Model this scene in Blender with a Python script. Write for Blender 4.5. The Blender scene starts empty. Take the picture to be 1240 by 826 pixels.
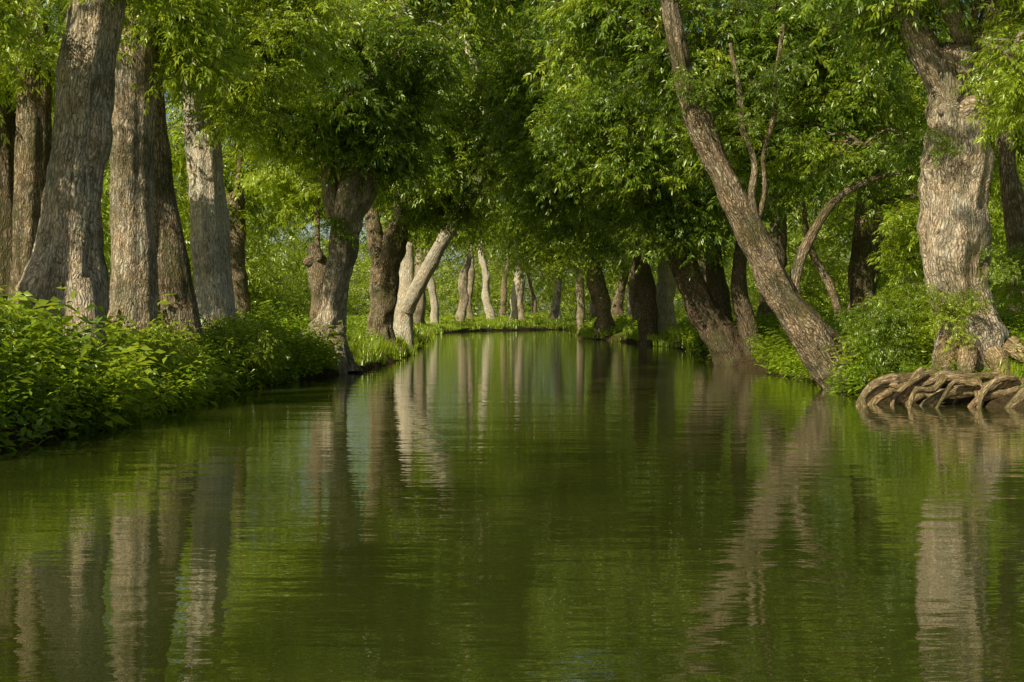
import bpy, math, random
import numpy as np
from mathutils import Vector, Matrix, noise, Euler
random.seed(7); rng=np.random.default_rng(7)
scene=bpy.context.scene
COL=scene.collection
U=random.uniform

# ------------------------------------------------------------------ materials
def new_mat(name):
    m=bpy.data.materials.new(name); m.use_nodes=True
    nt=m.node_tree; nt.nodes.clear()
    return m,nt,nt.nodes,nt.links
def ramp(nd,stops):
    r=nd.new('ShaderNodeValToRGB'); e=r.color_ramp.elements
    e[0].position=stops[0][0]; e[0].color=(*stops[0][1],1)
    e[1].position=stops[-1][0]; e[1].color=(*stops[-1][1],1)
    for p,c in stops[1:-1]:
        x=e.new(p); x.color=(*c,1)
    return r
def leaf_mat(name,dark,mid,light,trans,tf=0.42):
    m,nt,nd,lk=new_mat(name)
    out=nd.new('ShaderNodeOutputMaterial')
    at=nd.new('ShaderNodeAttribute'); at.attribute_name='rnd'
    r=ramp(nd,[(0.1,dark),(0.5,mid),(0.92,light)])
    lk.new(at.outputs['Fac'],r.inputs[0])
    p=nd.new('ShaderNodeBsdfDiffuse'); lk.new(r.outputs[0],p.inputs[0])
    t=nd.new('ShaderNodeBsdfTranslucent')
    mx=nd.new('ShaderNodeMix'); mx.data_type='RGBA'; mx.inputs[0].default_value=0.65
    lk.new(r.outputs[0],mx.inputs[6]); mx.inputs[7].default_value=(*trans,1)
    lk.new(mx.outputs[2],t.inputs[0])
    ms=nd.new('ShaderNodeMixShader'); ms.inputs[0].default_value=tf
    lk.new(p.outputs[0],ms.inputs[1]); lk.new(t.outputs[0],ms.inputs[2])
    g=nd.new('ShaderNodeBsdfGlossy'); g.inputs['Roughness'].default_value=.36; g.inputs['Color'].default_value=(.95,.95,.72,1)
    mg=nd.new('ShaderNodeMixShader'); mg.inputs[0].default_value=.05
    lk.new(ms.outputs[0],mg.inputs[1]); lk.new(g.outputs[0],mg.inputs[2])
    lk.new(mg.outputs[0],out.inputs[0])
    return m
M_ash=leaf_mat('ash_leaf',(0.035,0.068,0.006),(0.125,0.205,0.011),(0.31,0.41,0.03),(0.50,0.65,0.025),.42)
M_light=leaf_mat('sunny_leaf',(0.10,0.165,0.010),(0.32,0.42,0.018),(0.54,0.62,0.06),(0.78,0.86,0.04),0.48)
M_herb=leaf_mat('nettle_leaf',(0.045,0.09,0.007),(0.18,0.28,0.014),(0.40,0.51,0.035),(0.55,0.70,0.025),0.4)
M_grass=leaf_mat('grass_blade',(0.18,0.26,0.012),(0.36,0.46,0.022),(0.48,0.57,0.045),(0.7,0.8,0.04),0.42)

def bark_mat(name,cd,cm,cl,moss=0.4,bd=.055):
    m,nt,nd,lk=new_mat(name)
    out=nd.new('ShaderNodeOutputMaterial'); p=nd.new('ShaderNodeBsdfPrincipled')
    p.inputs['Roughness'].default_value=0.9; p.inputs['Specular IOR Level'].default_value=0.12
    at=nd.new('ShaderNodeAttribute'); at.attribute_name='bark'
    mp=nd.new('ShaderNodeMapping'); mp.inputs['Scale'].default_value=(24,24,3.4)
    lk.new(at.outputs['Vector'],mp.inputs[0])
    n1=nd.new('ShaderNodeTexNoise'); n1.inputs['Scale'].default_value=1; n1.inputs['Detail'].default_value=7
    n1.inputs['Roughness'].default_value=0.7; n1.inputs['Distortion'].default_value=0.5
    lk.new(mp.outputs[0],n1.inputs[0])
    v=nd.new('ShaderNodeTexVoronoi'); v.feature='DISTANCE_TO_EDGE'; v.inputs['Scale'].default_value=0.75
    mp2=nd.new('ShaderNodeMapping'); mp2.inputs['Scale'].default_value=(30,30,5.5)
    wn=nd.new('ShaderNodeTexNoise'); wn.inputs['Scale'].default_value=5; wn.inputs['Detail'].default_value=4
    lk.new(at.outputs['Vector'],wn.inputs[0])
    va=nd.new('ShaderNodeVectorMath'); va.operation='MULTIPLY_ADD'; va.inputs[1].default_value=(0.14,0.14,0.5)
    lk.new(wn.outputs['Color'],va.inputs[0]); lk.new(at.outputs['Vector'],va.inputs[2])
    lk.new(va.outputs[0],mp2.inputs[0]); lk.new(mp2.outputs[0],v.inputs['Vector'])
    vr=nd.new('ShaderNodeMapRange'); vr.inputs[1].default_value=0; vr.inputs[2].default_value=0.4
    lk.new(v.outputs['Distance'],vr.inputs[0])
    mul=nd.new('ShaderNodeMath'); mul.operation='MULTIPLY_ADD'; mul.inputs[1].default_value=0.45
    lk.new(vr.outputs[0],mul.inputs[0])
    h2=nd.new('ShaderNodeMath'); h2.operation='MULTIPLY'; h2.inputs[1].default_value=0.85
    lk.new(n1.outputs[0],h2.inputs[0]); lk.new(h2.outputs[0],mul.inputs[2])
    r=ramp(nd,[(0.34,cd),(0.6,cm),(0.86,cl)])
    lk.new(mul.outputs[0],r.inputs[0])
    n2=nd.new('ShaderNodeTexNoise'); n2.inputs['Scale'].default_value=1.3; n2.inputs['Detail'].default_value=8; n2.inputs['Roughness'].default_value=.72
    lk.new(at.outputs['Vector'],n2.inputs[0])
    r2=ramp(nd,[(0.46,(0,0,0)),(0.58,(1,1,1))]); lk.new(n2.outputs[0],r2.inputs[0])
    mm=nd.new('ShaderNodeMath'); mm.operation='MULTIPLY'; mm.inputs[1].default_value=moss
    lk.new(r2.outputs[0],mm.inputs[0])
    mx=nd.new('ShaderNodeMix'); mx.data_type='RGBA'
    lk.new(mm.outputs[0],mx.inputs[0]); lk.new(r.outputs[0],mx.inputs[6]); mx.inputs[7].default_value=(0.085,0.085,0.03,1)
    n3=nd.new('ShaderNodeTexNoise'); n3.inputs['Scale'].default_value=2.6; n3.inputs['Detail'].default_value=3
    mp3=nd.new('ShaderNodeMapping'); mp3.inputs['Location'].default_value=(11,3,7); lk.new(at.outputs['Vector'],mp3.inputs[0]); lk.new(mp3.outputs[0],n3.inputs[0])
    r3=ramp(nd,[(.35,(.88,.88,.77)),(.65,(1.0,.88,.70))]); lk.new(n3.outputs[0],r3.inputs[0])
    mt=nd.new('ShaderNodeMix'); mt.data_type='RGBA'; mt.blend_type='MULTIPLY'; mt.inputs[0].default_value=1
    lk.new(mx.outputs[2],mt.inputs[6]); lk.new(r3.outputs[0],mt.inputs[7])
    lk.new(mt.outputs[2],p.inputs['Base Color'])
    b=nd.new('ShaderNodeBump'); b.inputs['Strength'].default_value=1.0; b.inputs['Distance'].default_value=bd
    lk.new(mul.outputs[0],b.inputs['Height']); lk.new(b.outputs[0],p.inputs['Normal'])
    lk.new(p.outputs[0],out.inputs[0])
    return m
B_white=bark_mat('ash_bark_white',(0.24,0.19,0.14),(0.78,0.70,0.57),(0.88,0.82,0.72),0.25)  # whitest of the ash bark tones
B_pale=bark_mat('ash_bark_pale',(0.11,0.08,0.055),(0.62,0.51,0.38),(0.84,0.74,0.60),0.6,.07)
B_mid=bark_mat('ash_bark',(0.05,0.037,0.026),(0.36,0.28,0.19),(0.62,0.51,0.38),0.75,.07)
B_dark=bark_mat('ash_bark_dark',(0.035,0.026,0.018),(0.17,0.13,0.085),(0.32,0.25,0.17),0.6)
B_root=bark_mat('root_bark',(0.07,0.045,0.03),(0.36,0.26,0.15),(0.58,0.45,0.29),0.8,.02)

# ------------------------------------------------------------------ helpers
def rv(s=1.0): return Vector((random.gauss(0,s),random.gauss(0,s),random.gauss(0,s)))
def mesh_from(name,V,F,mats,smooth=False):
    me=bpy.data.meshes.new(name)
    me.from_pydata([tuple(v) for v in V],[],[tuple(f) for f in F])
    for m in mats: me.materials.append(m)
    if smooth: me.polygons.foreach_set('use_smooth',[True]*len(me.polygons))
    me.update(); return me
class Tmpl:
    def __init__(s,mats): s.V=[];s.F=[];s.M=[];s.R=[];s.mats=mats
    def leaf(s,p,d,n,L,W):
        d=d.normalized(); side=d.cross(n)
        if side.length<1e-3: side=Vector((1,0,0))
        side.normalize(); n2=side.cross(d)
        i=len(s.V); m=p+d*L*0.42; tip=p+d*L-Vector((0,0,L*0.12))
        s.V+= [p, m+side*W*.5+n2*W*.15, tip, m-side*W*.5+n2*W*.15]
        s.F+=[(i,i+1,i+2),(i,i+2,i+3)]; s.M+=[0,0]; s.R+=[U(0,1)]*4
    def stem(s,pts,r0,r1):
        base=len(s.V); n=len(pts); ax=(pts[-1]-pts[0]).normalized(); A=ax.orthogonal().normalized(); B=ax.cross(A)
        for j,p in enumerate(pts):
            r=r0+(r1-r0)*j/(n-1)
            for a in range(3): s.V.append(p+A*math.cos(a*2.094)*r+B*math.sin(a*2.094)*r); s.R.append(.3)
        for j in range(n-1):
            for a in range(3):
                b=(a+1)%3; q=(base+j*3+a,base+j*3+b,base+(j+1)*3+b,base+(j+1)*3+a)
                s.F+=[(q[0],q[1],q[2]),(q[0],q[2],q[3])]; s.M+=[1,1]
    def done(s):
        s.V=np.array([tuple(v) for v in s.V],np.float32); s.F=np.array(s.F,np.int32); s.M=np.array(s.M,np.int32); s.R=np.array(s.R,np.float32); return s
class Mass:
    def __init__(s,mats): s.v=[];s.f=[];s.m=[];s.r=[];s.n=0;s.mats=mats
    def add(s,t,loc,rot,sc):
        R=np.array(Euler(rot).to_matrix(),np.float32)
        sc3=np.array(sc if isinstance(sc,tuple) else (sc,sc,sc),np.float32)
        s.v.append((t.V*sc3)@R.T+np.array(loc,np.float32)); s.f.append(t.F+s.n)
        mi=s.mats.index(t.mats[0])
        s.m.append(np.where(t.M==0,mi,len(s.mats)-1)); s.r.append(np.clip(t.R*.5+U(0,.5),0,1)); s.n+=len(t.V)
    def obj(s,name,parent=None):
        if not s.v: return
        V=np.concatenate(s.v); F=np.concatenate(s.f); M=np.concatenate(s.m).astype(np.int32); Rr=np.concatenate(s.r).astype(np.float32)
        if parent is not None: V=V-np.array(parent.location,np.float32)
        me=bpy.data.meshes.new(name)
        me.vertices.add(len(V)); me.vertices.foreach_set('co',V.astype(np.float32).ravel())
        me.loops.add(F.size); me.loops.foreach_set('vertex_index',F.astype(np.int32).ravel())
        me.polygons.add(len(F)); me.polygons.foreach_set('loop_start',np.arange(0,F.size,3,dtype=np.int32))
        for m in s.mats: me.materials.append(m)
        me.polygons.foreach_set('material_index',M)
        a=me.attributes.new('rnd','FLOAT','POINT'); a.data.foreach_set('value',Rr)
        me.update(calc_edges=True)
        o=bpy.data.objects.new(name,me)
        if parent is not None: o.parent=parent
        COL.objects.link(o); return o
MATS=[M_ash,M_light,M_herb,M_grass,B_dark]

def spray(mat,twigs=9,nl=8,ls=1.45,pair=3,R=1.0):
    L=Tmpl([mat])
    for t in range(twigs):
        az=t/twigs*6.283+U(-.4,.4); el=U(-0.4,0.75)
        d=Vector((math.cos(az)*math.cos(el),math.sin(az)*math.cos(el),math.sin(el)))
        ln=U(0.6,1.15)*R; wob=rv(0.08)
        pts=[d*ln*(j/3)-Vector((0,0,0.42*R*(j/3)**2))+wob*math.sin(j/3*5) for j in range(4)]
        L.stem(pts,0.012,0.004)
        for k in range(nl):
            tt=min(max(0.15+0.85*k/(nl-1)+U(-.03,.03),0),1)
            j=min(int(tt*3),2); p=pts[j].lerp(pts[j+1],tt*3-j)
            side=d.cross(Vector((0,0,1))).normalized()*(1 if k%2 else -1)
            rd=(d*0.5+side*U(.4,1)+Vector((0,0,U(-1.3,0.1)))+rv(.25)).normalized()
            rl=U(.17,.27)*ls**.6
            up=(Vector((0,0,1))+rv(.6)).normalized(); sd=rd.cross(up).normalized()
            for q in range(pair):
                pq=p+rd*rl*(0.3+0.6*q/max(pair-1,1))
                for sg in (1,-1):
                    L.leaf(pq,rd*.6+sd*sg*.8+Vector((0,0,-.35))+rv(.15),up+rv(.45),U(.075,.105)*ls,U(.027,.037)*ls)
            L.leaf(p+rd*rl,rd+Vector((0,0,-.3)),up+rv(.3),U(.08,.11)*ls,U(.03,.038)*ls)
    return L.done()
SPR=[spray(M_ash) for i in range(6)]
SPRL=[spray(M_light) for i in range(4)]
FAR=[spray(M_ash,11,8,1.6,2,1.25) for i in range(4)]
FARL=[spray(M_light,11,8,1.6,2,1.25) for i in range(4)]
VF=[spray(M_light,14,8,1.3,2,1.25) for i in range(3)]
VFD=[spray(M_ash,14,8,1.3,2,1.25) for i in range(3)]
def herb(mat,stems=13,H=0.9,R=0.34,ll=.13,lw=.062,st=.1):
    L=Tmpl([mat])
    for t in range(stems):
        a=U(0,6.283); r=R*math.sqrt(U(0,1)); b=Vector((math.cos(a)*r,math.sin(a)*r,-.05))
        h=H*U(.5,1.1); lean=Vector((math.cos(a),math.sin(a),0))*U(0.1,.6)*h
        pts=[b+Vector((0,0,h*j/3*(1-.08*j)))+lean*(j/3)**2 for j in range(4)]
        nn=int(h/st)
        for k in range(nn):
            tt=.12+.88*k/nn; j=min(int(tt*3),2); p=pts[j].lerp(pts[j+1],tt*3-j)
            aa=U(0,3.14)
            for sg in (0,3.1416):
                d=Vector((math.cos(aa+sg),math.sin(aa+sg),U(-.6,.35))); sc=1.15-.6*tt
                L.leaf(p,d,Vector((0,0,1))+rv(.4),ll*sc*U(.7,1.3),lw*sc*U(.8,1.2))
    return L.done()
HERB=[herb(M_herb) for i in range(5)]
HERBL=[herb(M_light,11,.75,.36,.13,.065,.09) for i in range(3)]
HERBF=[herb(M_light,12,.9,.5,.22,.11,.14) for i in range(3)]
def grass(mat,n=60,H=.42,R=.28,w=.013):
    L=Tmpl([mat])
    for t in range(n):
        a=U(0,6.283); r=R*math.sqrt(U(0,1)); x=math.cos(a)*r;y=math.sin(a)*r
        h=H*U(.5,1.15); b=U(0,6.283); bend=U(.1,.6)*h; ww=w*U(.7,1.3); dx,dy=math.cos(b),math.sin(b); i=len(L.V)
        L.V+=[Vector((x-dy*ww,y+dx*ww,-.03)),Vector((x+dy*ww,y-dx*ww,-.03)),
              Vector((x+dx*bend*.3-dy*ww*.7,y+dy*bend*.3+dx*ww*.7,h*.55)),Vector((x+dx*bend*.3+dy*ww*.7,y+dy*bend*.3-dx*ww*.7,h*.55)),
              Vector((x+dx*bend,y+dy*bend,h*.9))]
        L.F+=[(i,i+1,i+3),(i,i+3,i+2),(i+2,i+3,i+4)]; L.M+=[0,0,0]; L.R+=[U(0,1)]*5
    return L.done()
GRS=[grass(M_grass) for i in range(4)]
GRSF=[grass(M_grass,80,.34,.65,.022) for i in range(3)]
def empty(name,loc=(0,0,0)):
    o=bpy.data.objects.new(name,None); o.location=loc; o.empty_display_size=.3; COL.objects.link(o); return o

# ------------------------------------------------------------------ terrain
LB=[(-8,-45),(-6.8,0),(-5.9,14),(-5.7,20),(-5.8,26),(-5.5,31),(-4.9,34.5),(-4.2,38.5),(-3.9,45),(-4.0,53),(-4.7,74),(-6.2,100),(-6.6,120),(-4.5,138),(1,151),(10,163),(30,176),(70,186)]
RB=[(70,174),(36,164),(18,150),(9,132),(5,118),(4.6,110),(5.0,98),(5.6,90),(7.2,76),(8.0,65),(7.4,55),(6.4,45),(7.1,38),(6.9,31),(6.5,27.5),(6.3,25.2),(8.6,23.1),(9.6,15),(9.6,0),(9.6,-45)]
P=np.array(LB+RB,float)
def chaikin(P):
    Q=np.roll(P,-1,0); return np.stack([.75*P+.25*Q,.25*P+.75*Q],1).reshape(-1,2)
P=chaikin(chaikin(P))
PB=np.roll(P,-1,0)
def sdf(X,Y):
    X=np.asarray(X,float).ravel();Y=np.asarray(Y,float).ravel()
    best=np.full(X.shape,1e9); ins=np.zeros(X.shape,bool)
    for (ax,ay),(bx,by) in zip(P,PB):
        ex,ey=bx-ax,by-ay; t=np.clip(((X-ax)*ex+(Y-ay)*ey)/(ex*ex+ey*ey+1e-9),0,1)
        best=np.minimum(best,(X-ax-ex*t)**2+(Y-ay-ey*t)**2)
        c=((ay>Y)!=(by>Y))
        xi=(bx-ax)*(Y-ay)/(by-ay+1e-12)+ax
        ins^=c&(X<xi)
    d=np.sqrt(best); return np.where(ins,-d,d)
def wob(X,Y):
    return .22*np.sin(X*1.9+Y*.8)*np.sin(Y*1.3-X*.6)+.12*np.sin(Y*3.1+X*2.3)+.08*np.sin(5.3*X-4.1*Y)
def ground(X,Y):
    X=np.asarray(X,float).ravel();Y=np.asarray(Y,float).ravel()
    s=sdf(X,Y)+wob(X,Y)*.8
    h=np.interp(s,[-6,-1.5,-.3,0,.3,1.2,4,12,60],[-1.6,-1.2,-.35,-.03,.3,.52,.75,.85,.9])
    h+=np.clip(s,0,2)*.5*(.09*np.sin(X*.9+1)*np.cos(Y*.7)+.05*np.sin(X*2.7+Y*2.2))
    return h,s
def gz(x,y): return float(ground([x],[y])[0][0])
xs=np.concatenate([[-700,-400,-220,-120,-70,-45,-32],np.arange(-26,-12,1.0),np.arange(-12,14,.25),np.arange(14,34,1.),np.arange(34,90,3.),[100,140,220,400,700]])
ys=np.concatenate([[-200,-100,-60,-40,-20,-10,-4],np.arange(0,60,.3),np.arange(60,130,.8),np.arange(130,200,1.0),np.arange(200,260,6),[300,400,600,900]])
GX,GY=np.meshgrid(xs,ys); hz,_=ground(GX,GY)
V=np.stack([GX.ravel(),GY.ravel(),hz],1)
nx,ny=len(xs),len(ys)
idx=np.arange(nx*ny).reshape(ny,nx)
F=np.stack([idx[:-1,:-1],idx[:-1,1:],idx[1:,1:],idx[1:,:-1]],-1).reshape(-1,4)
m,nt,nd,lk=new_mat('bank_earth')
out=nd.new('ShaderNodeOutputMaterial');p=nd.new('ShaderNodeBsdfPrincipled');p.inputs['Roughness'].default_value=1.0;p.inputs['Specular IOR Level'].default_value=.1
tc=nd.new('ShaderNodeNewGeometry')
n1=nd.new('ShaderNodeTexNoise');n1.inputs['Scale'].default_value=.6;n1.inputs['Detail'].default_value=8
n2=nd.new('ShaderNodeTexNoise');n2.inputs['Scale'].default_value=9;n2.inputs['Detail'].default_value=8
lk.new(tc.outputs['Position'],n1.inputs[0]);lk.new(tc.outputs['Position'],n2.inputs[0])
r1=ramp(nd,[(.3,(.028,.018,.008)),(.7,(.085,.057,.026))]);lk.new(n2.outputs[0],r1.inputs[0])
r2=ramp(nd,[(.3,(.10,.15,.012)),(.7,(.27,.36,.03))]);lk.new(n2.outputs[0],r2.inputs[0])
sp=nd.new('ShaderNodeSeparateXYZ');lk.new(tc.outputs['Position'],sp.inputs[0])
mr=nd.new('ShaderNodeMapRange');mr.inputs[1].default_value=.22;mr.inputs[2].default_value=.6;lk.new(sp.outputs[2],mr.inputs[0])
r3=ramp(nd,[(.35,(.35,.35,.35)),(.55,(1,1,1))]);lk.new(n1.outputs[0],r3.inputs[0])
mu=nd.new('ShaderNodeMath');mu.operation='MULTIPLY';lk.new(mr.outputs[0],mu.inputs[0]);lk.new(r3.outputs[0],mu.inputs[1])
mx=nd.new('ShaderNodeMix');mx.data_type='RGBA';lk.new(mu.outputs[0],mx.inputs[0]);lk.new(r1.outputs[0],mx.inputs[6]);lk.new(r2.outputs[0],mx.inputs[7])
lk.new(mx.outputs[2],p.inputs['Base Color'])
b=nd.new('ShaderNodeBump');b.inputs['Distance'].default_value=.08;lk.new(n2.outputs[0],b.inputs['Height']);lk.new(b.outputs[0],p.inputs['Normal'])
lk.new(p.outputs[0],out.inputs[0])
me=mesh_from('ground',V,F.tolist(),[m],smooth=True)
COL.objects.link(bpy.data.objects.new('ground',me))

# ------------------------------------------------------------------ water
m,nt,nd,lk=new_mat('canal_water')
out=nd.new('ShaderNodeOutputMaterial');p=nd.new('ShaderNodeBsdfPrincipled')
p.inputs['Roughness'].default_value=.012;p.inputs['IOR'].default_value=2.1
geo=nd.new('ShaderNodeNewGeometry')
def ripple(scale,sx,sy,dist,prev,det=3,rot=0):
    mp=nd.new('ShaderNodeMapping');mp.inputs['Scale'].default_value=(sx,sy,1);mp.inputs['Rotation'].default_value=(0,0,rot);lk.new(geo.outputs['Position'],mp.inputs[0])
    n=nd.new('ShaderNodeTexNoise');n.inputs['Scale'].default_value=scale;n.inputs['Detail'].default_value=det
    lk.new(mp.outputs[0],n.inputs[0])
    b=nd.new('ShaderNodeBump');b.inputs['Strength'].default_value=1;b.inputs['Distance'].default_value=dist
    lk.new(n.outputs[0],b.inputs['Height'])
    if prev: lk.new(prev.outputs[0],b.inputs['Normal'])
    return b
b=ripple(1.0,.35,1.0,.010,None,2)
b=ripple(3.6,.4,1.0,.0044,b,3,.15)
b=ripple(11,.45,1.0,.0011,b,2,-.1)
lk.new(b.outputs[0],p.inputs['Normal'])
n=nd.new('ShaderNodeTexNoise');n.inputs['Scale'].default_value=.35;lk.new(geo.outputs['Position'],n.inputs[0])
r=ramp(nd,[(.3,(.028,.036,.004)),(.7,(.06,.064,.011))]);lk.new(n.outputs[0],r.inputs[0]);lk.new(r.outputs[0],p.inputs['Base Color'])
lk.new(p.outputs[0],out.inputs[0])
me=mesh_from('water',[(-13,-60,0),(90,-60,0),(90,200,0),(-13,200,0)],[(0,1,2,3)],[m])
COL.objects.link(bpy.data.objects.new('water',me))

# ------------------------------------------------------------------ trunks
def catmull(pts,n):
    out=[]; N=len(pts)
    for i in range(N-1):
        p0=pts[max(i-1,0)];p1=pts[i];p2=pts[i+1];p3=pts[min(i+2,N-1)]
        for k in range(n):
            t=k/n; out.append(.5*((2*p1)+(-p0+p2)*t+(2*p0-5*p1+4*p2-p3)*t*t+(-p0+3*p1-3*p2+p3)*t**3))
    out.append(pts[-1]); return out
class Wood:
    def __init__(s): s.V=[];s.F=[];s.A=[]
    def tube(s,pts,radii,seg=20,lump=.1,flare=0,step=.12,ridge=.04,lf=1.4):
        pts=[Vector(p) for p in pts]
        tot=sum((pts[i+1]-pts[i]).length for i in range(len(pts)-1))
        n=max(3,int(tot/(len(pts)-1)/step))
        C=catmull(pts,n); Rr=[v.x for v in catmull([Vector((r,0,0)) for r in radii],n)]
        T0=(C[1]-C[0]).normalized(); X=T0.orthogonal().normalized(); base=len(s.V); ln=U(0,50); ln0=ln
        ph=U(0,6.28); kk=random.choice([4,5,6]); seed=Vector((U(0,90),U(0,90),0))
        for i,c in enumerate(C):
            T=(C[min(i+1,len(C)-1)]-C[max(i-1,0)]).normalized()
            X=(X-T*X.dot(T)).normalized(); Y=T.cross(X)
            if i: ln+=(C[i]-C[i-1]).length
            r=Rr[i]
            for a in range(seg):
                an=a/seg*6.28318; dr=X*math.cos(an)+Y*math.sin(an); q=dr*r
                nz=noise.noise(Vector((q.x*lf,q.y*lf,(ln)*lf*.7))*1.0+seed)*lump*2
                nz+=noise.noise(Vector((q.x*5,q.y*5,ln*3.1))+seed)*lump*.7
                nz+=noise.noise(Vector((math.cos(an)*2.6,math.sin(an)*2.6,ln*.35))+seed)*ridge*2.2
                if seg>=36: nz+=abs(noise.noise(Vector((math.cos(an)*6,math.sin(an)*6,ln*1.1))+seed))*.07
                if flare:
                    h=ln-ln0
                    nz+=flare*math.exp(-h/(.9*max(r,.2)))*(.55+.45*math.cos(kk*an+ph+.5*h))
                s.V.append(c+q*(1+nz)); s.A+= [math.cos(an)*r,math.sin(an)*r,ln]
        for i in range(len(C)-1):
            for a in range(seg):
                b2=(a+1)%seg
                s.F.append((base+i*seg+a,base+i*seg+b2,base+(i+1)*seg+b2,base+(i+1)*seg+a))
        s.V.append(C[-1]+T*Rr[-1]*.5); s.A+=[0,0,ln]; ti=len(s.V)-1; l=base+(len(C)-1)*seg
        for a in range(seg): s.F.append((l+a,l+(a+1)%seg,ti))
    def obj(s,name,mat,parent):
        o0=parent.location
        me=mesh_from(name,[v-o0 for v in s.V],s.F,[mat],smooth=True)
        at=me.attributes.new('bark','FLOAT_VECTOR','POINT'); at.data.foreach_set('vector',s.A)
        o=bpy.data.objects.new(name,me); o.parent=parent; COL.objects.link(o); return o
def burl(w,c,r,n=5,spread=.3):
    """knobbly pollard burrs"""
    for i in range(n):
        d=rv().normalized(); d.z=abs(d.z)*.6; st=Vector(c); en=st+d*(spread+U(0,.15))
        w.tube([st,st.lerp(en,.6),en],[r*U(.8,1.1),r*U(.7,1.1),r*U(.35,.6)],seg=14,lump=.28,step=.06)
def tree(name,base,tubes,mat,lobes=(),top=None,roots=None,burls=(),shoots=()):
    e=empty(name,base); w=Wood(); ms=Mass(MATS)
    for t in tubes: w.tube(t[0],t[1],**(t[2] if len(t)>2 else {}))
    for bb in burls: burl(w,*bb)
    if top is not None: top=Vector(top)
    for lb in lobes:
        c=Vector(lb[0]); R=lb[1]; n=lb[2]; sc=lb[3] if len(lb)>3 else 1.0; kind=lb[4] if len(lb)>4 else SPR; limb=lb[5] if len(lb)>5 else True
        pos=[]; tries=0; off=Vector((U(0,50),U(0,50),U(0,50)))
        while len(pos)<n and tries<n*6:
            tries+=1
            v=rv(); v.normalize(); rr=U(.12,1)**.45
            q=Vector((v.x*R[0],v.y*R[1],v.z*R[2]))*rr
            if noise.noise((c+q)*.65/sc+off)<-.02: continue
            pos.append(c+q)
        if top is not None and pos:
            mid=top.lerp(c,.5)+Vector((U(-.4,.4),U(-.4,.4),.3+U(0,.4)))
            tip=c+Vector((0,0,R[2]*.3)); r0=.04+.018*(tip-top).length
            if limb: w.tube([top,mid,c,tip],[r0,r0*.75,r0*.45,.02],seg=8,lump=.08,step=.3)
            else: mid=c
            for k in range(min(7,len(pos))):
                st=mid.lerp(c,U(.2,1)); en=random.choice(pos)
                w.tube([st,st.lerp(en,.5)+Vector((0,0,.2))+rv(.12),en],[r0*.4,r0*.25,.012],seg=5,lump=.05,step=.3)
        for q in pos:
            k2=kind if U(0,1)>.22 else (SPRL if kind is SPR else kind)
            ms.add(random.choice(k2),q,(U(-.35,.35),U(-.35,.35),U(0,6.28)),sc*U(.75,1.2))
    for sh in shoots:
        c,r,n,sc,kind=sh
        for i in range(n): ms.add(random.choice(kind),(c[0]+random.gauss(0,r),c[1]+random.gauss(0,r*.5)-.2,c[2]+random.gauss(0,r)),(U(-.4,.4),U(-.4,.4),U(0,6.28)),sc*U(.7,1.2))
    w.obj('trunk_and_limbs',mat,e)
    if roots:
        wr=Wood()
        for t in roots: wr.tube(t[0],t[1],**t[2])
        wr.obj('roots',B_root,e)
    ms.obj('crown',e)
    return e

big=dict(seg=48,step=.06,lump=.08,flare=.55,ridge=.08)
# left bank ---------------------------------------------------------------
tree('gobo_ash_tree',(-6.95,22,.5),[
 ([(-6.95,22,.3),(-6.95,22,1.2),(-6.85,22,1.9),(-6.78,22,2.9),(-6.62,22,4.5),(-6.4,22,6.3),(-6.2,22.2,9.5)],[.62,.58,.63,.45,.42,.41,.32],dict(seg=56,step=.05,lump=.13,flare=.3,ridge=.1)),
 ([(-7.1,21.8,2.0),(-7.3,21.6,1.2),(-7.5,21.4,.3)],[.26,.32,.36],dict(seg=20,lump=.15)),
 ([(-6.6,21.7,2.0),(-6.45,21.5,1.2),(-6.4,21.4,.2)],[.24,.3,.34],dict(seg=20,lump=.15))],
 B_pale,[((-8.2,20.3,6.1),(1.2,1.2,.7),20,.85,SPRL),((-5.6,21.5,6.9),(1.0,1.2,.6),8,.8,SPRL)],top=(-6.3,22.1,8),burls=[((-6.9,21.7,1.9),.2,6,.3)])
tree('gobo_ash_tree',(-8.9,26,.7),[([(-8.9,26,.4),(-8.8,26,3),(-8.7,26,6),(-8.9,26,9)],[.36,.31,.28,.2],big)],B_mid,
 [((-9.2,26,6.4),(1.6,1.5,.9),20,.9,SPRL)],top=(-8.8,26,7))
tree('gobo_ash_tree',(-9.9,28,.7),[([(-9.9,28,.4),(-9.9,28,3),(-10,28,6),(-10,28,9)],[.34,.29,.27,.2],big)],B_dark,
 [((-10.4,28,6.8),(1.6,1.6,1.3),26,1)],top=(-10,28,6.3))
tree('gobo_ash_tree',(-6.7,25,.6),[([(-6.72,25,.4),(-6.68,25,2.2),(-6.66,25,4.5),(-6.6,25,7.2),(-6.5,25,10)],[.44,.38,.37,.33,.22],big)],B_pale,
 [((-5.6,25.5,6.8),(1.2,1.1,.8),24,.85,SPRL),((-7.3,25,7.1),(.8,.8,.6),8,.8,SPR)],top=(-6.6,25,7.0))
tree('gobo_ash_tree',(-6.55,28,.6),[([(-6.5,28,.4),(-6.65,28,2),(-6.95,28,4.2),(-7.15,28,6.5),(-7.2,28,9)],[.46,.36,.3,.26,.2],big)],B_mid,
 [((-7.2,28.5,8.0),(1.6,1.6,1.1),24)],top=(-7.1,28,6.4))
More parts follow.
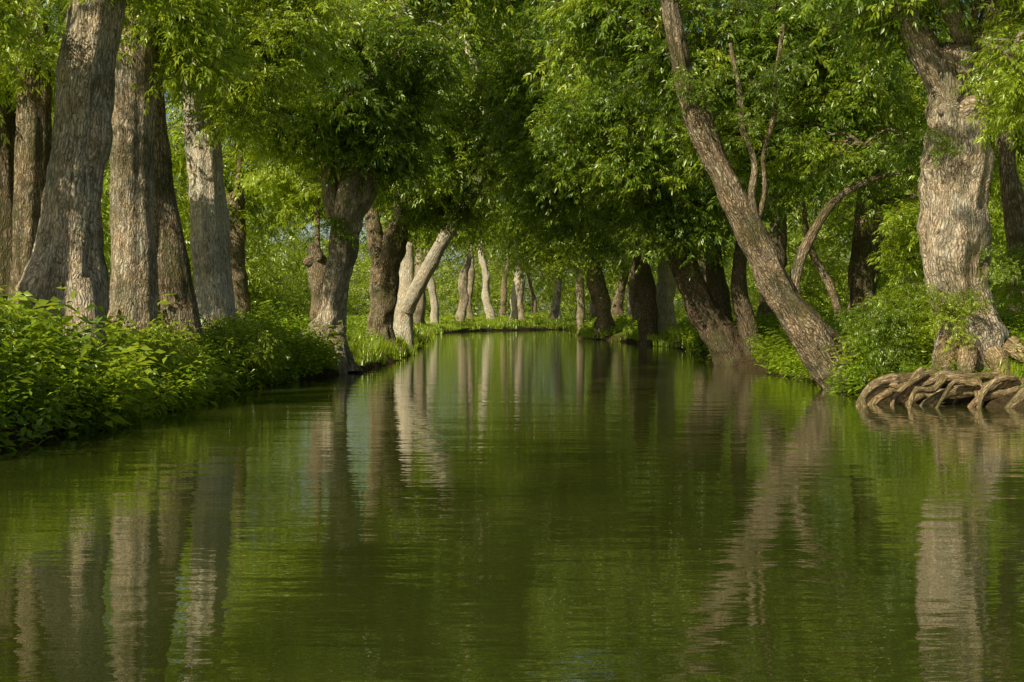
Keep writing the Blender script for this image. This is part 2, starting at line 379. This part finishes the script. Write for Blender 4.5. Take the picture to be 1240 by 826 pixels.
tree('gobo_ash_tree',(-6.35,30.5,.6),[([(-6.35,30.5,.4),(-6.4,30.5,2),(-6.55,30.5,4.5),(-6.75,30.5,8.5)],[.5,.4,.37,.3],big)],B_white,
 [((-4.9,30,7.5),(1.7,1.8,1.3),46,1,SPRL),((-5.0,28.5,6.0),(1.0,.8,.7),14,.8,SPRL),((-6.6,28.3,5.2),(.45,.4,.4),3,.7,SPRL),((-7.8,33,8),(2,2,1.3),30,1,SPRL)],top=(-6.65,30.5,6.6))
tree('pollard_ash',(-4.75,38,.3),[
 ([(-4.75,37.8,-.1),(-4.85,38,.7),(-4.8,38,1.6),(-4.62,38,2.8),(-4.5,38,3.9),(-4.3,38,4.8),(-4.05,38,5.6)],[.56,.44,.38,.35,.4,.44,.3],dict(seg=48,step=.06,lump=.24,flare=.35,ridge=.14)),
 ([(-4.3,37.9,4.2),(-3.85,37.9,4.8),(-3.7,37.9,5.6)],[.3,.28,.2],dict(seg=24,lump=.26)),
 ([(-4.6,38,4.2),(-4.85,38,5),(-4.9,38,5.8)],[.26,.24,.18],dict(seg=24,lump=.26)),
 ([(-5.0,37.8,1.1),(-5.5,37.5,.75),(-6.1,37.3,.5)],[.34,.3,.15],dict(seg=20,lump=.22)),
 ([(-4.7,37.6,.8),(-4.5,37,.25),(-4.3,36.6,-.25)],[.3,.22,.12],dict(seg=18,lump=.2)),
 ([(-4.9,37.6,.7),(-5.1,37,.3),(-5.2,36.5,.1)],[.26,.2,.1],dict(seg=18,lump=.2))],
 B_pale,[((-4.3,37,7.9),(2.9,2.3,2.1),110),((-5.9,37.5,6.8),(1.3,1.2,1.1),28,.9,SPRL),((-3,38,6.2),(1.1,1,.9),18),((-2.5,41,12.5),(3.4,2.6,1.8),40,1.2),((-1.5,47,16.5),(5,3,2),40,1.5),((-1.6,50,14.6),(4,2.6,2.2),60,1.5)],top=(-4.3,38,5.2),
 burls=[((-4.2,37.9,4.9),.22,7,.3),((-5.0,37.7,1.0),.2,6,.35)],shoots=[((-4.6,37.7,4.0),.25,4,.4,SPR)])
tree('pollard_ash',(-5.6,42,.6),[([(-5.6,42,.4),(-5.65,42,1.6),(-5.7,42,2.9),(-5.9,42,3.6)],[.4,.32,.3,.15],dict(seg=28,lump=.22,flare=.3)),],B_mid,[((-5.9,42.5,5.8),(1.6,1.5,1.2),26,1,SPRL)],top=(-5.75,42,3.2),burls=[((-5.8,42,3.1),.18,5,.25)])
tree('pollard_ash',(-4.8,52,.4),[
 ([(-4.85,52,.1),(-4.8,52,1.2),(-4.65,52,2.7),(-4.4,52,4),(-4.0,52,5.4),(-3.7,52,7)],[.68,.5,.45,.46,.36,.25],dict(seg=40,step=.08,lump=.2,flare=.3,ridge=.12)),
 ([(-4.7,52,3.2),(-5.0,52,4.3),(-5.2,52,6)],[.3,.3,.2],dict(seg=18,lump=.18))],
 B_mid,[((-3.0,49,8.3),(2.6,2.4,2.4),90,1.1),((-2.6,51,5.6),(1.2,1.2,.9),18,1),((-5.6,49,6.3),(1.3,1.3,1.1),22,1,SPRL)],top=(-3.9,52,5.6),burls=[((-4.5,51.8,3.6),.25,6,.35),((-4.9,51.8,.6),.25,5,.4)])
tree('leaning_ash',(-4.5,57,.4),[
 ([(-4.45,57,.1),(-4.35,57,1.3),(-4.2,57,2.6),(-4.2,57,4.4)],[.5,.4,.36,.2],dict(seg=30,lump=.14,flare=.4)),
 ([(-4.2,56.8,1.8),(-3.6,56.2,2.9),(-2.5,55.5,4.8),(-1.6,55,6.3),(-.7,54.5,7.7)],[.34,.3,.27,.24,.2],dict(seg=26,lump=.12)),
 ([(-1.7,55,6.2),(-1.9,55,7.2),(-2.1,55,8.2)],[.15,.12,.08],dict(seg=10,lump=.1))],
 B_white,[((-1.2,57,9.6),(3.2,2.6,2.3),80,1.15),((-2.2,62,5.6),(1.6,1.5,1.2),22,1.1,SPRL),((-2.6,60,14.4),(4,3,2.4),44,1.6)],top=(-.7,54.5,7.7))
tree('gobo_ash_tree',(-12.2,15.5,.7),[([(-12.2,15.5,.4),(-12.1,15.5,4),(-12,16,8),(-11.8,16.5,11)],[.42,.34,.28,.15],big)],B_mid,  # out-of-view tree added to throw dappled shade on the left trunks
 [((-11.5,17,11.4),(3.6,3.6,1.5),28,.62)],top=(-12,16,8))

# right bank --------------------------------------------------------------
roots=[]
def root(pts,r): roots.append(([(p[0]+U(-.06,.06),p[1]+U(-.06,.06),p[2]-.1*(i>0)) for i,p in enumerate(pts)],[x*.85 for x in r],dict(seg=12,lump=.3,step=.05,ridge=.12)))
root([(8.0,25.7,1.0),(7.5,25.0,.62),(6.9,24.9,.5),(6.4,24.7,.42),(6.0,24.4,.12),(5.9,24.3,-.2)],[.3,.17,.13,.12,.09,.06])
root([(8.2,25.4,.9),(7.8,24.7,.6),(7.2,24.5,.52),(6.7,24.3,.3),(6.3,24.2,-.1)],[.28,.15,.11,.1,.06])
root([(8.6,25.3,.8),(8.5,24.5,.55),(8.0,24.0,.4),(7.4,23.9,.34),(6.9,23.8,.1),(6.8,23.8,-.2)],[.28,.17,.12,.1,.09,.06])
root([(9.0,25.5,.95),(9.3,24.8,.7),(9.0,24.2,.55),(8.4,23.8,.34),(7.8,23.6,.24),(7.5,23.5,-.1)],[.3,.2,.14,.11,.09,.06])
root([(7.2,24.8,.55),(6.9,24.3,.42),(7.1,24.0,.2),(7.0,23.9,-.2)],[.1,.09,.07,.05])
root([(8.3,24.3,.5),(7.8,24.3,.56),(7.1,24.5,.5),(6.5,24.3,.34),(6.1,24.2,.12),(6.0,24.1,-.1)],[.1,.1,.09,.08,.07,.05])
root([(9.2,24.9,.75),(9.8,24.3,.66),(9.9,23.6,.5),(9.6,23.0,.25),(9.3,22.7,-.1)],[.24,.18,.14,.11,.07])
root([(9.7,24.2,.6),(9.1,23.7,.5),(8.5,23.4,.34),(8.1,23.2,.12),(8,23.1,-.1)],[.14,.13,.1,.08,.05])
root([(9.9,23.9,.62),(9.2,23.3,.45),(8.9,22.9,.2),(8.7,22.7,-.1)],[.13,.11,.09,.06])
root([(10.6,24.1,.7),(10.1,23.4,.6),(9.9,22.7,.4),(9.9,22.2,.1),(9.8,22,-.1)],[.16,.14,.12,.09,.06])
root([(8.7,23.9,.42),(8.2,23.8,.42),(7.7,23.8,.32),(7.1,24.1,.3),(6.7,24.2,.1)],[.08,.08,.07,.06,.05])
root([(8.9,23.7,.4),(8.8,23.2,.25),(8.9,22.9,-.1)],[.09,.07,.05])
root([(7.9,24,.4),(7.8,23.6,.2),(7.6,23.4,-.1)],[.08,.07,.05])
for i in range(16):
    x=U(6.3,10.4); y=U(23.6,24.8)-(.7 if x>8.8 else 0)
    root([(x,y,U(.3,.55)),(x-.3,y-.1+U(-.1,.1),U(.35,.55)),(x-.6,y-.25,U(.2,.38)),(x-.8+U(-.1,.2),y-.5,-.05)],[.07,.06,.05,.035])
tree('pollard_ash',(8.25,26,.7),[
 ([(8.5,26,.4),(8.35,26,1.3),(8.14,26,2.2),(8.08,26,3.2),(8.15,26,4.4),(8.1,26,5.5),(7.95,26,6.3)],[.66,.58,.55,.58,.56,.52,.4],dict(seg=64,step=.045,lump=.18,flare=.3,ridge=.13)),
 ([(7.9,26,5.6),(7.5,25.9,6.3),(7.1,25.8,7.2),(6.8,25.5,8.5)],[.32,.26,.2,.14],dict(seg=20,lump=.2)),
 ([(8.2,26,5.5),(8.6,25.9,6.4),(8.9,25.8,7.4),(9.2,25.7,9)],[.36,.3,.26,.2],dict(seg=22,lump=.18))],
 B_pale,[((8.6,25,8.2),(2.4,1.6,1.0),34),((7.3,20.8,5.3),(.7,.5,.35),8,.6,SPRL,False),((7.9,21.6,4.9),(.6,.6,.6),8,.7,SPRL,False),((9.6,24.3,6.6),(1.0,1.1,.9),16,.9,SPRL),((6.9,26.5,7.4),(1.3,1.2,.8),22),((3.9,20.8,9.9),(3,3,1.3),20,.62)],top=(8.3,26,6.4),roots=roots,  # last lobe: unseen leaf clump added to dapple the light on this trunk
 burls=[((8.2,25.75,5.2),.25,7,.4),((8.3,25.7,1.2),.25,7,.4)],
 shoots=[((7.75,25.5,1.5),.3,9,.4,SPRL),((8.7,25.4,2.6),.25,3,.35,SPR),((7.7,25.6,4.6),.2,3,.35,SPR)])
tree('gobo_ash_tree',(10.6,30,.8),[([(10.6,30,.5),(10.7,30,2.4),(10.45,30,4.4),(10.3,30,7)],[.24,.2,.18,.13],dict(seg=20,flare=.3)),
 ([(11.3,30,.5),(11.0,30,2.5),(10.6,30,4.2),(10.1,30,5.8)],[.18,.16,.14,.09],dict(seg=16,flare=.3))],B_mid,
 [((10.8,30.5,6.4),(2,1.7,1.6),46)],top=(10.4,30,5.5))
tree('leaning_ash',(6.7,29,.1),[
 ([(6.95,29,-.3),(6.6,29,.25),(6.0,29,1.1),(5.4,29,2.1),(4.95,29,3.0),(4.4,29,4.1),(3.62,29,5.9),(3.15,29,8.0),(2.9,29,10)],[.42,.38,.34,.33,.29,.25,.22,.18,.14],dict(seg=44,step=.05,lump=.2,ridge=.15)),
 ([(5.1,29,2.6),(5.05,28.95,3.2),(4.85,28.8,3.9),(4.9,28.8,4.6),(4.65,28.8,5.3),(4.6,28.8,6.0),(4.4,28.8,7)],[.12,.09,.08,.065,.06,.05,.035],dict(seg=14,lump=.2)),
 ([(4.95,28.9,3.4),(5.12,28.9,4.0),(5.1,28.9,4.8),(5.3,28.9,5.5),(5.33,28.9,6.2),(5.5,28.9,7.4)],[.07,.06,.055,.05,.045,.035],dict(seg=12,lump=.2)),
 ([(5.75,29.1,1.6),(5.85,29.3,2.4),(6.2,29.4,3.2),(6.75,29.5,3.95),(7.5,29.5,4.35),(8.3,29.5,4.5)],[.14,.12,.1,.09,.06,.03],dict(seg=14,lump=.2)),
 ([(6.0,29.2,1.3),(6.7,29.6,.9),(7.3,29.8,.5)],[.3,.26,.2],dict(seg=16)),],
 B_mid,[((4.3,31,7.7),(2.0,1.6,1.4),56),((6.4,31,6.9),(2,1.8,1.7),62,1,SPR,False),((2.6,31.3,8.3),(1.8,1.4,1.2),34),((5.3,31.5,5.5),(1.2,1.0,.8),16,1,SPR,False),((7.2,29.2,5.0),(1.1,.6,.5),9,.75,SPR,False)],top=(3.8,29,5.6),
 shoots=[((4.75,28.8,5.6),.3,5,.4,SPR),((5.35,28.8,6.4),.25,5,.45,SPR),((3.6,28.8,6.3),.35,5,.5,SPR)])
tree('leaning_ash',(6.7,43,.1),[
 ([(6.9,43,-.2),(6.4,43,.8),(5.7,43,2.0),(5.1,43,3.2),(4.6,43,4.6),(4.0,43,6.5)],[.55,.46,.42,.38,.32,.2],dict(seg=36,step=.08,lump=.2,flare=.2,ridge=.1)),
 ([(7.4,42.6,0),(7.1,42.6,1.0),(6.8,42.6,2.4),(6.9,42.6,4)],[.34,.3,.24,.15],dict(seg=20,flare=.3))],
 B_dark,[((3.3,41,7.4),(2.6,2.2,2.3),95,1.05),((5,42,4.7),(1.5,1.2,1.2),30),((1.4,47,8),(2.8,2.5,3),95,1.15),((6.2,42,7),(2,2,2),50),((2.6,43,12.6),(3.6,2.8,1.8),42,1.2),((3,50,17),(5,3,2.4),40,1.6)],top=(4.6,43,4.6))
tree('gobo_ash_tree',(11.2,45,.8),[([(11.2,45,.5),(11.1,45,3),(11.3,45,7)],[.42,.35,.25],dict(seg=20,flare=.4)),
 ([(10.1,43,.5),(9.7,43,2.2),(9.0,43,3.6),(8.8,43,5)],[.14,.12,.1,.06],dict(seg=12))],B_mid,
 [((10,43,7.4),(3.2,3,2.4),76,1.15),((13,41,4.6),(2,2,2.4),44,1.1,SPRL)],top=(11.2,45,5))
tree('gobo_ash_tree',(8.3,56,.6),[([(8.3,56,.3),(8.1,56,2.5),(7.6,56,6)],[.5,.42,.3],dict(seg=24,flare=.4))],B_dark,
 [((5.5,54,8),(3.6,3,3.6),105,1.2),((8.5,56,6.4),(2.5,2.5,2.2),44,1.15)],top=(7.7,56,5))
def simple(x,y,r,h,lean,mat,lobes,name='gobo_ash_tree'):
    z=gz(x,y); j=U(-.25,.25)
    tree(name,(x,y,z),[([(x,y,z-.3),(x+lean*.3+j,y,z+h*.33),(x+lean*.6-j*.6,y,z+h*.66),(x+lean,y,z+h)],[r*1.25,r,r*.95,r*.7],dict(seg=18,step=.25,lump=.22,flare=.35,ridge=.12))],mat,lobes,top=(x+lean,y,z+h*.95))
simple(7.2,75,.48,5,-.3,B_dark,[((4.6,74,8.5),(4,3.4,4.2),60,1.6,FAR)])
simple(8.2,76.5,.5,5,.1,B_white,[((8.5,77,9),(3.2,3,3.5),30,1.6,FARL)])
simple(6.0,91,.55,5,-.9,B_mid,[((3.5,90,9.5),(4,3.4,5),54,1.7,FARL),((1,84,15),(6,3.4,4),46,2,FAR),((2.6,86,5.6),(1.6,1.4,1.4),10,1.3,FARL)])
simple(5.2,107,.3,5,-.1,B_pale,[((4.0,107,10),(3.5,3.4,4.5),36,1.8,FARL),((1.0,106,8.6),(2.6,2.4,3.0),18,1.7,FARL)])
for (x,y,ln) in [(-6.3,68,.8),(-7.3,84,.6)]:
    simple(x,y,.48,5,ln,B_mid,[((x+3.2,y,9.6),(4,3.4,3.8),54,1.6,FARL)]+([((x+4.5,y,15),(5,3.4,3.5),34,2,FAR)]))
simple(-8.2,101,.45,5,.3,B_mid,[((-6.5,101,10),(3.5,3,3),26,1.8,FARL),((-3,103,10.0),(2.6,2.4,3.0),20,1.7,FARL)])
for (x,y,r,ln,mt) in [(-8.1,122,.5,.5,B_pale),(-7.2,133,.36,-.9,B_white),(-5.4,140,.46,1.2,B_pale),(-4.4,148,.28,.2,B_pale),(-2.2,155,.42,-1.3,B_white),(0.3,159,.5,.5,B_white),(1.3,158,.3,-.5,B_pale),(4.6,166,.42,1.6,B_pale),(5.6,170,.3,-.4,B_white),(9.8,173,.46,.6,B_mid),(15,179,.4,-1,B_pale),(-12,150,.35,.5,B_mid),(-1.5,182,.35,1,B_mid),(3,186,.3,-1,B_mid)]:
    simple(x,y,r,U(6.5,9),ln,mt,[((x+U(-1,1),y+3,U(13,15.5)),(3.6,3,3.0),13,2.0,FARL)])
for (x,y) in [(9,120),(13,134),(20,143),(9,100),(12,90),(12,66),(-12,62),(13,52)]:
    simple(x,y,U(.38,.5),6,U(-.8,.8),B_mid,[((x,y,10.5+U(-1,2)),(4.2,4,5),44,1.9,FAR if x>0 else FARL)])

# ------------------------------------------------------------------ distant foliage
def far_mass(name,n,fx,fy,fz,kind,smin,smax):
    ms=Mass(MATS)
    for i in range(n):
        x,y=U(*fx),U(*fy); z=fz(x,y)
        if z<5 and sdf([x],[y])[0]<3: continue
        ms.add(random.choice(kind),(x,y,z),(U(-.4,.4),U(-.4,.4),U(0,6.28)),U(smin,smax))
    ms.obj(name)
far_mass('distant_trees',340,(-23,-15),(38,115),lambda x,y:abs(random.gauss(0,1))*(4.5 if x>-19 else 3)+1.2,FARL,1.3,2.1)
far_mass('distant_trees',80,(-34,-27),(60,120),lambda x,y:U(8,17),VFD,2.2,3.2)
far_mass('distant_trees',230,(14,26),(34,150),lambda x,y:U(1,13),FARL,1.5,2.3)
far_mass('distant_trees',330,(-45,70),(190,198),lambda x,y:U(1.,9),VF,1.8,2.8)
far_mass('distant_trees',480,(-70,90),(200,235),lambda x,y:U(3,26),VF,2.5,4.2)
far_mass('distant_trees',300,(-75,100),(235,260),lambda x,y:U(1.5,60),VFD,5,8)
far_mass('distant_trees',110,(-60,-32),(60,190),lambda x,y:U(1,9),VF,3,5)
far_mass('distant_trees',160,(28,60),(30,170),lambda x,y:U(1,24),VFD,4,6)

# ------------------------------------------------------------------ bank vegetation
def scatter(name,n,fx,fy,s0,s1,kind,smin,smax,cond=None,zs=1.0,patch=0):
    ms=Mass(MATS)
    X=rng.uniform(*fx,n);Y=rng.uniform(*fy,n)
    h,s=ground(X,Y)
    for x,y,z,ss in zip(X,Y,h,s):
        if ss<s0 or ss>s1: continue
        if cond and not cond(x,y): continue
        sc=U(smin,smax)*(1+patch*noise.noise(Vector((x*.8,y*.55,9))))
        ms.add(random.choice(kind),(x,y,max(z,.02)-.02),(U(-.15,.15),U(-.15,.15),U(0,6.28)),(sc,sc,sc*zs*U(.8,1.15)))
    ms.obj(name)
nz=lambda x,y:noise.noise(Vector((x*.35,y*.35,3)))
scatter('nettle_bank',1400,(-11,-5),(13,36.5),-.1,4.5,HERB,.9,1.5,patch=.8)
scatter('bramble_thicket',1100,(-11,-5),(17.5,36),-.05,4,HERBL,1.0,1.9,lambda x,y:nz(x,y)>-.25,patch=.9)
scatter('grass_bank',1000,(-9,-3.4),(36,66),.05,4,GRS,.7,1.2)
scatter('nettle_bank',240,(-10,-5),(40,66),1.2,5,HERB,.9,1.5,lambda x,y:nz(x,y)>0)
scatter('nettle_bank',900,(6,14),(26.8,60),.0,6,HERB,.9,1.6,lambda x,y:nz(x,y)>-.25,patch=.6)
scatter('bramble_thicket',260,(6.6,12),(26.8,40),.1,4,HERBL,1.0,1.7,patch=.6)
scatter('nettle_bank',160,(9,14),(20,27),.8,4,HERB,.9,1.4)
scatter('nettle_bank',110,(6.4,11),(22.6,26),.4,4,HERB,.3,.6)
scatter('grass_bank',90,(8.4,12),(21.5,25),.15,3,GRS,.35,.7)
scatter('grass_bank',1000,(-16,-4),(64,150),.05,9,GRSF,.8,1.4)
scatter('grass_bank',1000,(4,18),(58,135),.05,8,GRSF,.8,1.4)
scatter('grass_meadow',1400,(-25,40),(136,190),.1,30,GRSF,1.2,2.2)
scatter('undergrowth',500,(4,18),(58,130),.3,9,HERBF,.7,1.6,lambda x,y:nz(x,y)>-.1)
scatter('undergrowth',350,(-18,-4),(60,140),1.5,10,HERBF,.8,1.6,lambda x,y:nz(x,y)>0.05)
scatter('undergrowth',260,(-16,24),(136,188),1.2,20,HERBF,1.2,2.6,lambda x,y:nz(x,y)>-.05)
for (x,y,z,R,n,k) in [(-6.9,16.3,1.3,(.9,1.0,.8),30,SPR),(-7.4,18.5,1.6,(1.0,1,.6),20,SPRL),(-5.7,29.5,1.0,(.8,1.0,.6),22,SPRL),(-6.1,24.5,1.0,(.8,1.0,.5),16,SPRL),(8.2,29,1.6,(1.1,.9,.9),22,SPRL),(7.2,30,1.2,(.8,.8,.8),14,SPR),(10.4,28,1.9,(1.2,1.2,1.2),24,SPRL),(7.1,26.5,1.2,(.5,.5,.7),14,SPR)]:
    e=empty('shrub',(x,y,gz(x,y))); ms=Mass(MATS); w=Wood()
    for i in range(n):
        v=rv().normalized(); q=Vector((x+v.x*R[0]*U(.3,1),y+v.y*R[1]*U(.3,1),z+v.z*R[2]*U(.3,1)))
        ms.add(random.choice(k),q,(U(-.3,.3),U(-.3,.3),U(0,6.28)),U(.4,.6))
        if i%3==0: w.tube([e.location-Vector((0,0,.1)),e.location.lerp(q,.5)+rv(.05),q],[.02,.014,.006],seg=5,step=.3)
    w.obj('stems',B_dark,e); ms.obj('leaves',e)

# ------------------------------------------------------------------ light, world, camera
S=Vector((-.66,-.75,0)).normalized(); el=math.radians(36)
S=Vector((S.x*math.cos(el),S.y*math.cos(el),math.sin(el)))
ld=bpy.data.lights.new('sun','SUN'); ld.energy=5; ld.angle=math.radians(.5); ld.color=(1,.95,.79)
lo=bpy.data.objects.new('sun',ld); lo.rotation_euler=S.to_track_quat('Z','Y').to_euler(); lo.location=(0,0,40); COL.objects.link(lo)
w=bpy.data.worlds.new('World'); scene.world=w; w.use_nodes=True
nt=w.node_tree; bg=nt.nodes['Background']; sky=nt.nodes.new('ShaderNodeTexSky'); sky.sky_type='NISHITA'; sky.sun_disc=False
sky.sun_elevation=el; sky.sun_rotation=math.atan2(S.x,S.y)
nt.links.new(sky.outputs[0],bg.inputs[0]); bg.inputs[1].default_value=.08
cd=bpy.data.cameras.new('camera'); cd.lens=50; cd.sensor_width=36; cd.clip_end=2000; cd.clip_start=.1
co=bpy.data.objects.new('camera',cd); co.location=(0,0,1.5); co.rotation_euler=(math.radians(89.0),0,0); COL.objects.link(co)
scene.camera=co
scene.view_settings.view_transform='Standard'
try: scene.view_settings.look='None'
except: pass
scene.view_settings.exposure=0
